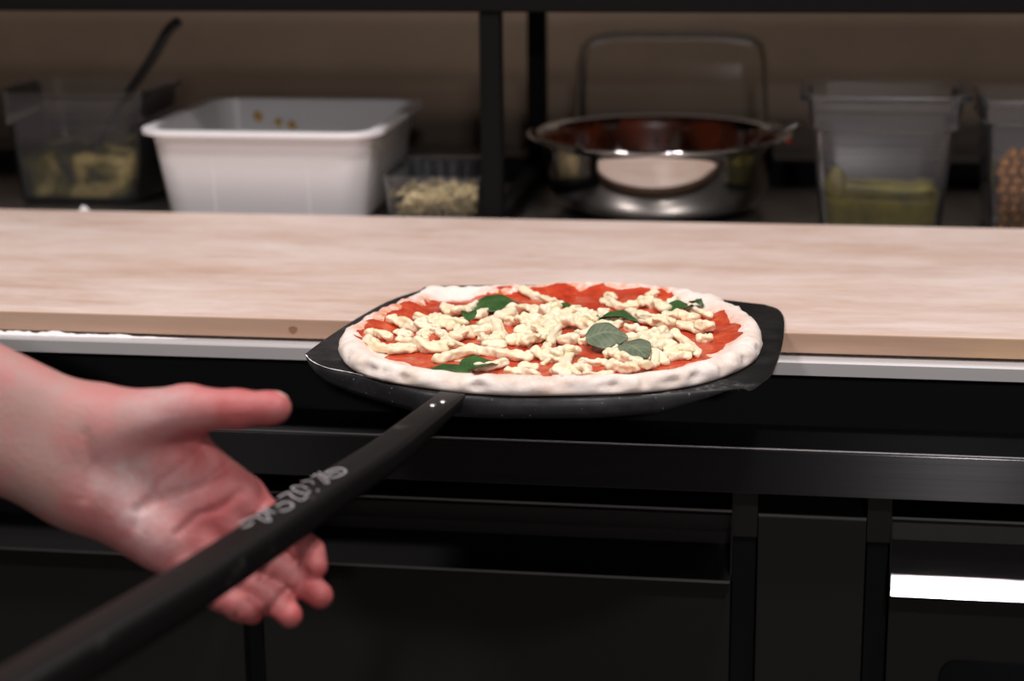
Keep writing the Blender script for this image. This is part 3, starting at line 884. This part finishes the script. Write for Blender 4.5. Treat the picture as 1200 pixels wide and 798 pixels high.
# handle: squared oval tube
hp = [(-0.2243, 1.1975), (-0.2280, 1.1800), (-0.2390, 1.1250), (-0.2475, 1.0820), (-0.2660, 1.0086), (-0.2849, 0.9280), (-0.3060, 0.8480), (-0.3270, 0.7800), (-0.3480, 0.7100), (-0.3850, 0.5900)]
hw = [0.0190, 0.0200, 0.0215, 0.0225, 0.0240, 0.0255, 0.0265, 0.0270, 0.0275, 0.0275]
hh = [0.0030, 0.0090, 0.0150, 0.0175, 0.0190, 0.0200, 0.0210, 0.0215, 0.0220, 0.0220]
full = catmull([(x, y, a, b) for (x, y), a, b in zip(hp, hw, hh)], 5)
HT = ZP + 0.0028
rings = []
for i, (x, y, a, b) in enumerate(full):
    p0, p1 = full[max(i - 1, 0)], full[min(i + 1, len(full) - 1)]
    d = Vector((p1[0] - p0[0], p1[1] - p0[1], 0)).normalized()
    s_ = Vector((-d.y, d.x, 0))
    c_ = Vector((x, y, HT - b / 2))
    r = []
    for kx, kz in round_rect(0, 0, a, b, min(a, b) * 0.30, 4):
        r.append(tuple(c_ + s_ * kx + Vector((0, 0, kz))))
    rings.append(r)
v, f = loft(rings)
handle = MB().add(v, f).build('handle', M['handle'], peel, True)
for x, y in RIV:
    vv, ff = lathe([(0.00002, HT + 0.0011), (0.0012, HT + 0.0010), (0.0021, HT + 0.0006), (0.0025, HT - 0.0004)], x, y + 0.006, 20)
    mesh('rivet', vv, ff, M['rivet'], peel)
v, f = [], []
for st in SCRIPT_MARKS:
    if len(st) > 2: pts = catmull([(x, y, HT) for x, y in st], 5)
    else: pts = [np.array((x, y, HT)) for x, y in st]
    pts = [(p[0] - 0.0012, p[1] - 0.0015, HT + 0.0001) for p in pts]
    vv, ff = tube(pts, [0.00065] * len(pts), 6, flat=0.5)
    n0 = len(v); v += vv; f += [tuple(q + n0 for q in p) for p in ff]
o = mesh('lettering', v, f, M['chalk'], handle)
o['label'] = 'worn white script lettering'

# ------------------------------------------------------------------ pizza
PC = np.array((-0.172, 1.352))
pz = empty('pizza', (PC[0], PC[1], ZP), 'raw round pizza with tomato, mozzarella and basil lying on the peel', 'pizza')
def polar(edge, n):
    pts = np.array(catmull(edge, 12, True)) - PC
    ang = np.arctan2(pts[:, 1], pts[:, 0]); rad = np.hypot(pts[:, 0], pts[:, 1])
    o_ = np.argsort(ang)
    th = np.linspace(-math.pi, math.pi, n, endpoint=False)
    return th, np.interp(th, ang[o_], rad[o_], period=2 * math.pi)
NS = 540
TH, RP = polar(PIZZA_EDGE, NS)
_, RS = polar(SAUCE_EDGE, NS)
kern = np.ones(9) / 9
RP = np.convolve(np.concatenate([RP[-4:], RP, RP[:4]]), kern, 'valid')
PROF = [(0.0035, 0.0006), (0.0012, 0.0014), (0.0001, 0.0032), (-0.0002, 0.0052), (0.0006, 0.0078), (0.0022, 0.0101), (0.0045, 0.0117), (0.0075, 0.0126), (0.0105, 0.0127), (0.0135, 0.0120), (0.0165, 0.0106), (0.0195, 0.0088), (0.0225, 0.0073), (0.026, 0.0062), (0.031, 0.0057), (0.038, 0.0055)]
PS = np.array([p[0] for p in PROF[5:]]); PH = np.array([p[1] for p in PROF[5:]])
def nz(x, y, z, s=0.0): return noise.noise(Vector((x, y, z + s)))
def rimfac(th): return 1 + 0.16 * nz(math.cos(th) * 3, math.sin(th) * 3, 1.7) + 0.10 * nz(math.cos(th) * 9, math.sin(th) * 9, 5.1)
def dough_z(x, y):
    dx, dy = x - PC[0], y - PC[1]
    th = math.atan2(dy, dx); i = int((th + math.pi) / (2 * math.pi) * NS) % NS
    s_ = RP[i] - math.hypot(dx, dy)
    h = float(np.interp(s_, PS, PH))
    return ZP + 0.0055 + (h - 0.0055) * rimfac(th) + 0.0007 * nz(x * 45, y * 45, 3.0)
FOLDS = [(-0.3130, 1.2600, 0.006, 0.004), (-0.1500, 1.2030, 0.014, 0.003), (-0.0960, 1.2170, 0.005, 0.004), (-0.0450, 1.2600, 0.005, 0.005), (-0.2916, 1.2341, 0.012, 0.007), (-0.2800, 1.2270, 0.008, 0.0045), (-0.2640, 1.2170, 0.010, 0.006), (-0.2300, 1.2050, 0.012, 0.005), (-0.2080, 1.2000, 0.009, 0.0045), (-0.118, 1.2105, 0.012, 0.006), (-0.078, 1.2240, 0.010, 0.0055), (-0.062, 1.238, 0.008, 0.005), (-0.030, 1.290, 0.008, 0.0055), (-0.023, 1.318, 0.006, 0.004)]
v, f, stain = [], [], []
rings = []
for j, (s_, h) in enumerate(PROF):
    for i in range(NS):
        th = TH[i]; r = RP[i] - s_
        c_, sn = math.cos(th), math.sin(th)
        x, y = PC[0] + r * c_, PC[1] + r * sn
        hh_ = h
        if h > 0.0056 and j >= 4: hh_ = 0.0055 + (h - 0.0055) * rimfac(th)
        z = ZP + hh_
        if 2 <= j <= 12:
            wgt = math.sin(math.pi * (j - 1) / 12)
            a = 0.0016 * nz(x * 110, y * 110, z * 170) + 0.0012 * nz(x * 55, y * 55, z * 90, 4) + 0.0007 * nz(x * 260, y * 260, z * 260, 9)
            # wrinkles run round the outer face
            a += 0.0014 * (0.5 - abs(nz(x * 60, y * 60, z * 420, 13))) - 0.0006
            for fx, fy, fr_, fd in FOLDS:
                fd *= 1.2
                d2 = ((x - fx) ** 2 + (y - fy) ** 2) / fr_ ** 2 + ((z - ZP - 0.006) / 0.0045) ** 2
                if d2 < 6: a -= fd * math.exp(-1.6 * d2)
            x += a * c_ * wgt; y += a * sn * wgt
            if j > 4: z += 0.7 * a * wgt
        if j > 12: z = dough_z(x, y)
        v.append((x, y, max(z, ZP + 0.0004)))
        e = (RS[i] - r) / 0.009
        stain.append(max(0, min(1, 0.50 + 0.6 * e)))
for j in range(len(PROF) - 1):
    for i in range(NS):
        i2 = (i + 1) % NS
        f.append((j * NS + i, j * NS + i2, (j + 1) * NS + i2, (j + 1) * NS + i))
last = (len(PROF) - 1) * NS
lastring = last
for q in (0.75, 0.5, 0.25):
    base = len(v)
    for i in range(NS):
        r = (RP[i] - 0.038) * q
        x, y = PC[0] + r * math.cos(TH[i]), PC[1] + r * math.sin(TH[i])
        v.append((x, y, dough_z(x, y))); stain.append(1)
    for i in range(NS):
        i2 = (i + 1) % NS
        f.append((lastring + i, lastring + i2, base + i2, base + i))
    lastring = base
v.append((PC[0], PC[1], dough_z(*PC))); stain.append(1)
for i in range(NS): f.append((lastring + i, lastring + (i + 1) % NS, len(v) - 1))
f.append(tuple(range(NS - 1, -1, -1)))
dough = mesh('dough', v, f, M['dough'], pz, True)
at_ = dough.data.attributes.new('stain', 'FLOAT', 'POINT')
at_.data.foreach_set('value', stain)
# sauce layer: dips under the dough where it is thin, so its border is ragged
v, f = [], []
RSC = np.minimum(RS, RP - 0.0125)
ks = np.linspace(0, 1, 46)[1:] ** 0.75
for q in ks:
    for i in range(NS):
        r = (RSC[i] + 0.003) * q
        x, y = PC[0] + r * math.cos(TH[i]), PC[1] + r * math.sin(TH[i])
        e = max(0.0, min(1.0, (RSC[i] + 0.003 - r) / 0.012))
        th_ = 0.0014 * e - 0.0006 + 0.0012 * nz(x * 50, y * 50, 8.0) + 0.00028 * nz(x * 120, y * 120, 2.0) + 0.00012 * nz(x * 320, y * 320, 6.0)
        v.append((x, y, dough_z(x, y) + th_))
for j in range(len(ks) - 1):
    for i in range(NS):
        i2 = (i + 1) % NS
        f.append((j * NS + i, (j + 1) * NS + i, (j + 1) * NS + i2, j * NS + i2))
v.append((PC[0], PC[1], dough_z(*PC) + 0.0012))
for i in range(NS): f.append((i, (i + 1) % NS, len(v) - 1))
mesh('tomato_layer', v, f, M['tomato'], pz, True)
# mozzarella pieces
placed = []
def add_cheese(pts, r, seed, lift=0.0):
    p2 = catmull(pts, 7) if len(pts) > 1 else [np.array(pts[0])]
    zz = []
    for p in p2:
        lift_ = 0.0
        for (qx, qy, qz, qr) in placed:
            d = math.hypot(p[0] - qx, p[1] - qy)
            if d < (r + qr) * 0.8:
                lift_ = max(lift_, min(0.0065, (qz + qr * 0.55) - (dough_z(p[0], p[1]))))
        zz.append(dough_z(p[0], p[1]) + 0.0006 + max(r * 0.60, lift_))
    zz = [sum(zz[max(0, i - 2):i + 3]) / len(zz[max(0, i - 2):i + 3]) for i in range(len(zz))]
    path = [Vector((p[0], p[1], z)) for p, z in zip(p2, zz)]
    n_ = len(path)
    rad = []
    for i in range(n_):
        rad.append(r * (0.95 + 0.42 * nz(i * 0.8, seed * 1.7, 0.3)))
    # rounded ends
    t0 = (path[0] - path[1]).normalized(); t1 = (path[-1] - path[-2]).normalized()
    path = [path[0] + t0 * rad[0] * 0.70, path[0] + t0 * rad[0] * 0.5] + path + [path[-1] + t1 * rad[-1] * 0.5, path[-1] + t1 * rad[-1] * 0.70]
    rad = [rad[0] * 0.45, rad[0] * 0.72] + rad + [rad[-1] * 0.72, rad[-1] * 0.45]
    vv, ff = tube(path, rad, 18, 0.8, seed, 0.78)
    o_ = mesh('mozzarella_piece', vv, ff, M['cheese'], pz, True)
    md_ = o_.modifiers.new('s', 'SUBSURF'); md_.levels = 1; md_.render_levels = 1
    for p, z in zip(p2, zz): placed.append((p[0], p[1], z, r))
for i, (r, flat_) in enumerate(CHEESE):
    pts = [(flat_[k_], flat_[k_ + 1]) for k_ in range(0, len(flat_), 2)]
    pts = [(x, y + 0.004) for x, y in pts]
    add_cheese(pts, r / 1000 * 1.22, i)
random.seed(21)
HEAPS = [(-0.172, 1.352, 0.026, 0.045), (-0.262, 1.338, 0.024, 0.035), (-0.080, 1.310, 0.018, 0.030), (-0.215, 1.345, 0.022, 0.040), (-0.150, 1.375, 0.020, 0.035), (-0.100, 1.395, 0.024, 0.030)]
for i in range(15):
    cx_, cy_, sx_, sy_ = HEAPS[i % 6]
    x, y = cx_ + random.uniform(-1, 1) * sx_, cy_ + random.uniform(-1, 1) * sy_
    a = random.uniform(-0.6, 0.6) + (math.pi if random.random() < 0.5 else 0); L_ = random.uniform(0.012, 0.024)
    bend = random.uniform(-0.006, 0.006)
    add_cheese([(x, y), (x + L_ * 0.5 * math.cos(a) - bend * math.sin(a), y + L_ * 0.5 * math.sin(a) + bend * math.cos(a)), (x + L_ * math.cos(a), y + L_ * math.sin(a))], random.uniform(0.0034, 0.0050), 200 + i)
for i in range(11):
    bx, by, _, _ = random.choice(placed[:500])
    x, y = bx + random.uniform(-0.014, 0.014), by + random.uniform(-0.02, 0.02)
    a = random.uniform(0, 3.14); L_ = random.uniform(0.003, 0.007)
    add_cheese([(x, y), (x + L_ * math.cos(a), y + L_ * math.sin(a))], random.uniform(0.0018, 0.003), 100 + i)
# basil leaves
def leaf(p0, p1, wid, z0, lift, curl, mt, seed, roll=0.0):
    a = np.array(p0); b = np.array(p1)
    L_ = float(np.linalg.norm(b - a)); d = (b - a) / L_; s_ = np.array((-d[1], d[0]))
    v, f = [], []
    nu, nv = 41, 25
    vein = []
    for i in range(nu):
        t = i / (nu - 1)
        half = wid * (math.sin(math.pi * min(1, t * 0.96 + 0.03) ** 0.8)) ** 0.8 * 0.5
        for j in range(nv):
            q = -1 + 2 * j / (nv - 1)
            x, y = a + d * (L_ * t) + s_ * (half * q)
            z = z0 + lift * math.sin(math.pi * t) + curl * (q * q) * math.sin(math.pi * t) + roll * q * half + 0.0004 * math.cos(t * 16 + 3 * abs(q)) * abs(q) - 0.0012 * (1 - abs(q)) ** 3
            z = max(z, dough_z(x, y) + 0.0012)
            v.append((x, y, z))
            ph = abs(((t * 7 - abs(q) * 1.8) % 1.0) - 0.5) * 2
            vein.append(max(1.0 if abs(q) < 0.07 else 0.0, max(0.0, (ph - 0.72) / 0.28) * (1 - 0.5 * abs(q))))
    for i in range(nu - 1):
        for j in range(nv - 1):
            f.append((i * nv + j, (i + 1) * nv + j, (i + 1) * nv + j + 1, i * nv + j + 1))
    o_ = mesh('basil_leaf', v, f, mt, pz, True)
    a_ = o_.data.attributes.new('vein', 'FLOAT', 'POINT'); a_.data.foreach_set('value', vein)
    md_ = o_.modifiers.new('t', 'SOLIDIFY'); md_.thickness = 0.0005
    return o_
zb = ZP + 0.0088
leaf((-0.2462, 1.4150), (-0.2100, 1.4200), 0.040, zb + 0.001, 0.006, -0.003, M['basil'], 1, 0.10)
leaf((-0.2390, 1.352), (-0.2440, 1.374), 0.012, zb + 0.006, 0.003, 0.001, M['basil'], 2)
leaf((-0.2470, 1.2360), (-0.2180, 1.2270), 0.016, zb, 0.001, 0.0015, M['basil'], 3)
leaf((-0.2250, 1.2340), (-0.2010, 1.2520), 0.026, zb, 0.003, 0.002, M['basil'], 4)
leaf((-0.1830, 1.4180), (-0.1680, 1.4160), 0.014, zb + 0.001, 0.002, 0.001, M['basil'], 5)
leaf((-0.1460, 1.3850), (-0.1140, 1.3780), 0.018, zb + 0.001, 0.004, 0.002, M['basil'], 6)
leaf((-0.1460, 1.3080), (-0.1160, 1.3130), 0.036, zb + 0.0060, 0.005, -0.003, M['basil_grey'], 7, 0.28)
leaf((-0.1215, 1.3060), (-0.0985, 1.2700), 0.026, zb + 0.003, 0.004, -0.002, M['basil_grey'], 8, 0.25)
leaf((-0.0930, 1.4180), (-0.0740, 1.4340), 0.020, zb + 0.0005, 0.003, 0.002, M['basil'], 9)
leaf((-0.0790, 1.4460), (-0.0680, 1.4380), 0.010, zb + 0.0005, 0.003, 0.001, M['basil'], 10)

# ------------------------------------------------------------------ person: forearm and open hand
def P(u, v_, z=0.0): return np.array(((u - 200) / 20.0, (560 - v_) / 20.0, z))
vox = 0.17
lo = np.array((-38.5, -9.6, -4.6)); hi = np.array((10.8, 19.5, 8.0))
dims = np.ceil((hi - lo) / vox).astype(int)
gx = (lo[0] + vox * np.arange(dims[0])).astype(np.float32)[:, None, None]
gy = (lo[1] + vox * np.arange(dims[1])).astype(np.float32)[None, :, None]
gz = (lo[2] + vox * np.arange(dims[2])).astype(np.float32)[None, None, :]
def cap(a, b, r0, r1, zs=1.0):
    ab = b - a; L2 = float(ab @ ab)
    t = ((gx - a[0]) * ab[0] + (gy - a[1]) * ab[1] + (gz - a[2]) * ab[2]) / L2
    t = np.clip(t, 0, 1)
    dx = gx - (a[0] + t * ab[0]); dy = gy - (a[1] + t * ab[1]); dz = (gz - (a[2] + t * ab[2])) * zs
    return np.sqrt(dx * dx + dy * dy + dz * dz) - (r0 + (r1 - r0) * t)
def smin(a, b, k_):
    h = np.maximum(k_ - np.abs(a - b), 0) / k_
    return np.minimum(a, b) - h * h * k_ * 0.25
arm = smin(cap(P(-520, 225, 3), P(92, 500, 0), 3.7, 2.40, 1.12), cap(P(-520, 290, 3), P(85, 560, 0), 4.1, 2.48, 1.12), 2.0)
palm = cap(P(105, 517, -0.2), P(284, 584, 0.0), 2.1, 1.20)
for a, b, r0, r1 in ((P(100, 535, -.2), P(266, 606, 0), 2.1, 1.28), (P(95, 555, -.2), P(242, 636, .1), 2.1, 1.22), (P(92, 570, -.2), P(216, 660, .3), 2.1, 1.15)):
    palm = smin(palm, cap(a, b, r0, r1), 0.9)
palm = smin(palm, cap(P(134, 500, .5), P(222, 480, .8), 2.25, 1.45), 1.0)
palm = smin(palm, cap(P(122, 582, .6), P(185, 630, .5), 1.75, 1.45), 1.0)
palm = smin(palm, cap(P(228, 519, 0), P(288, 576, 0), .80, .80), 1.0)
body = smin(arm, palm, 2.2)
# hollow of the palm
hol = np.sqrt((gx - P(212, 556)[0]) ** 2 + (gy - P(212, 556)[1]) ** 2 + (gz - 3.5) ** 2) - 2.25
h = np.maximum(1.4 - np.abs(-body - hol) * 1.0, 0)
body = -smin(-body, hol, 1.4)
def chain(pts, rs, k_=0.35):
    d = None
    for i in range(len(pts) - 1):
        c_ = cap(pts[i], pts[i + 1], rs[i], rs[i + 1])
        d = c_ if d is None else smin(d, c_, k_)
    return d
FING = [([P(284, 585, 0), P(338, 619, .7), P(365, 642, 1.7), P(374, 657, 2.4)], [1.12, .96, .86, .74]),
        ([P(266, 606, 0), P(318, 655, .8), P(357, 674, 1.9), P(380, 690, 2.7)], [1.15, 1.0, .90, .78]),
        ([P(242, 636, .1), P(290, 680, 1.0), P(329, 697, 2.1), P(346, 712, 2.9)], [1.12, .95, .87, .76]),
        ([P(216, 660, .3), P(258, 693, 1.2), P(286, 705, 2.0), P(302, 710, 2.6)], [1.0, .86, .79, .70])]
fg = None
for pts, rs in FING:
    c_ = chain(pts, rs, 0.45)
    fg = c_ if fg is None else smin(fg, c_, 0.10)
body = smin(body, fg, 0.6)
THUMB = [P(220, 478, .9), P(282, 477, 1.7), P(320, 476, 2.0), P(329, 476, 2.05)]
th_d = chain(THUMB, [1.38, 1.08, .92, .84], 0.5)
body = smin(body, th_d, 0.6)
# naive surface nets
neg = body < 0
c8 = [neg[i:dims[0] - 1 + i, j:dims[1] - 1 + j, k_:dims[2] - 1 + k_] for i in (0, 1) for j in (0, 1) for k_ in (0, 1)]
s8 = sum(c.astype(np.int8) for c in c8)
act = np.argwhere((s8 > 0) & (s8 < 8))
idx = -np.ones((dims[0] - 1, dims[1] - 1, dims[2] - 1), dtype=np.int64)
idx[act[:, 0], act[:, 1], act[:, 2]] = np.arange(len(act))
acc = np.zeros((len(act), 3)); cntr = np.zeros(len(act))
corners = [(i, j, k_) for i in (0, 1) for j in (0, 1) for k_ in (0, 1)]
for a in range(8):
    for b in range(a + 1, 8):
        ca, cb = np.array(corners[a]), np.array(corners[b])
        if np.abs(ca - cb).sum() != 1: continue
        va = body[tuple((act + ca).T)]; vb = body[tuple((act + cb).T)]
        mk = (va < 0) != (vb < 0)
        t = np.where(mk, va / np.where(mk, va - vb, 1), 0)
        acc[mk] += (ca + (cb - ca) * t[:, None])[mk]; cntr[mk] += 1
vts = lo + vox * (act + acc / cntr[:, None])
quads = []
for ax in range(3):
    s0 = [slice(None)] * 3; s1 = [slice(None)] * 3
    s0[ax] = slice(0, -1); s1[ax] = slice(1, None)
    ch = neg[tuple(s0)] != neg[tuple(s1)]
    e = np.argwhere(ch)
    o1, o2 = (ax + 1) % 3, (ax + 2) % 3
    e = e[(e[:, o1] > 0) & (e[:, o2] > 0) & (e[:, o1] < dims[o1] - 1) & (e[:, o2] < dims[o2] - 1)]
    d1 = np.zeros(3, int); d1[o1] = 1
    d2 = np.zeros(3, int); d2[o2] = 1
    q = np.stack([idx[tuple((e - d1 - d2).T)], idx[tuple((e - d2).T)], idx[tuple(e.T)], idx[tuple((e - d1).T)]], 1)
    flip = ~neg[tuple(e.T)]
    q[flip] = q[flip][:, ::-1]
    quads.append(q)
quads = np.concatenate(quads)
# smooth a little (Laplacian)
edges = np.concatenate([quads[:, [0, 1]], quads[:, [1, 2]], quads[:, [2, 3]], quads[:, [3, 0]]])
for it in range(4):
    sm = np.zeros_like(vts); cn = np.zeros(len(vts))
    np.add.at(sm, edges[:, 0], vts[edges[:, 1]]); np.add.at(cn, edges[:, 0], 1)
    vts = vts + 0.5 * (sm / np.maximum(cn, 1)[:, None] - vts)
# vertex normals
fn = np.cross(vts[quads[:, 2]] - vts[quads[:, 0]], vts[quads[:, 3]] - vts[quads[:, 1]])
vn = np.zeros_like(vts)
for c in range(4): np.add.at(vn, quads[:, c], fn)
vn /= np.maximum(np.linalg.norm(vn, axis=1), 1e-9)[:, None]
# creases of palm and fingers
def seg_dist(p, a, b):
    ab = b - a; t = np.clip(((p - a) @ ab) / (ab @ ab), 0, 1)
    return np.linalg.norm(p - (a + t[:, None] * ab), axis=1)
def crease(line, sig, dep):
    global vts
    L_ = [P(*q)[:2] for q in line]
    d = np.min([seg_dist(vts[:, :2], L_[i], L_[i + 1]) for i in range(len(L_) - 1)], axis=0)
    wgt = np.exp(-(d / sig) ** 2) * np.clip(vn[:, 2] * 2, 0, 1)
    vts = vts - vn * (dep * wgt)[:, None]
crease([(268, 542), (247, 562), (222, 572), (196, 578), (168, 592)], 0.28, 0.16)
crease([(245, 515), (224, 540), (196, 560), (176, 585), (168, 612)], 0.30, 0.13)
crease([(285, 572), (262, 592), (234, 600), (214, 620)], 0.26, 0.14)
crease([(112, 505), (118, 540), (110, 580)], 0.30, 0.08)
for pts, rs in FING:
    for j in (0, 1, 2):
        c0 = pts[j] if j else pts[0] * 0.62 + pts[1] * 0.38
        d = pts[j + 1] - pts[j]; d = d[:2] / np.linalg.norm(d[:2]); n2 = np.array((-d[1], d[0]))
        a = c0[:2] + n2 * 1.0; b = c0[:2] - n2 * 1.0
        dd_ = seg_dist(vts[:, :2], a, b)
        near = np.linalg.norm(vts - c0, axis=1) < rs[j] * 1.5
        vts = vts - vn * (0.12 * np.exp(-(dd_ / 0.2) ** 2) * near * np.clip(vn[:, 2] * 2, 0, 1))[:, None]
# thumb nail plate on the upper side of the tip
tn = P(334, 461, 1.7)
dn_ = (vts - tn) * np.array((0.9, 1.6, 0.8))
nail = (np.linalg.norm(dn_, axis=1) < 0.50) & (vn[:, 1] > 0.25)
nailf = nail.astype(float)
vts = vts + vn * (0.05 * nailf)[:, None]
# skin tone masks
x2, y2 = vts[:, 0], vts[:, 1]
def blob(u, v_, s): 
    q = P(u, v_)
    return np.exp(-((x2 - q[0]) ** 2 + (y2 - q[1]) ** 2) / (s / 20.0) ** 2)
red = 0.10 + 0.55 * np.clip((x2 - P(70, 0)[0]) / 6.0, 0, 1)
red += 0.35 * blob(120, 600, 50) + 0.30 * blob(235, 530, 26) + 0.25 * blob(255, 605, 28) + 0.25 * blob(300, 480, 30) - 0.35 * blob(180, 470, 45) - 0.25 * blob(150, 560, 40)
for pts, rs in FING:
    red += 0.30 * np.exp(-(np.linalg.norm(vts - pts[3], axis=1) / 1.2) ** 2)
red = np.clip(red, 0, 1)
flour = np.clip(1.0 * blob(150, 560, 34) + 0.9 * blob(172, 610, 30) + 0.6 * blob(195, 478, 36) + 0.5 * blob(215, 570, 30) + 0.35 * blob(205, 640, 30), 0, 1) * np.clip(vn[:, 2] * 1.5 + 0.3, 0, 1)
hand = mesh('person', vts.tolist(), [tuple(q) for q in quads.tolist()], M['skin'], None, True)
for nm_, arr in (('red', red), ('flour', flour), ('nail', nailf)):
    a_ = hand.data.attributes.new(nm_, 'FLOAT', 'POINT'); a_.data.foreach_set('value', arr.astype(np.float32))
hand.matrix_world = Matrix.Translation((-0.356, 1.002, 0.935)) @ CAM_ROT.to_4x4() @ Matrix.Scale(0.01, 4)
tag(hand, 'bare forearm and open floured left hand of a person reaching in from the left', 'person')
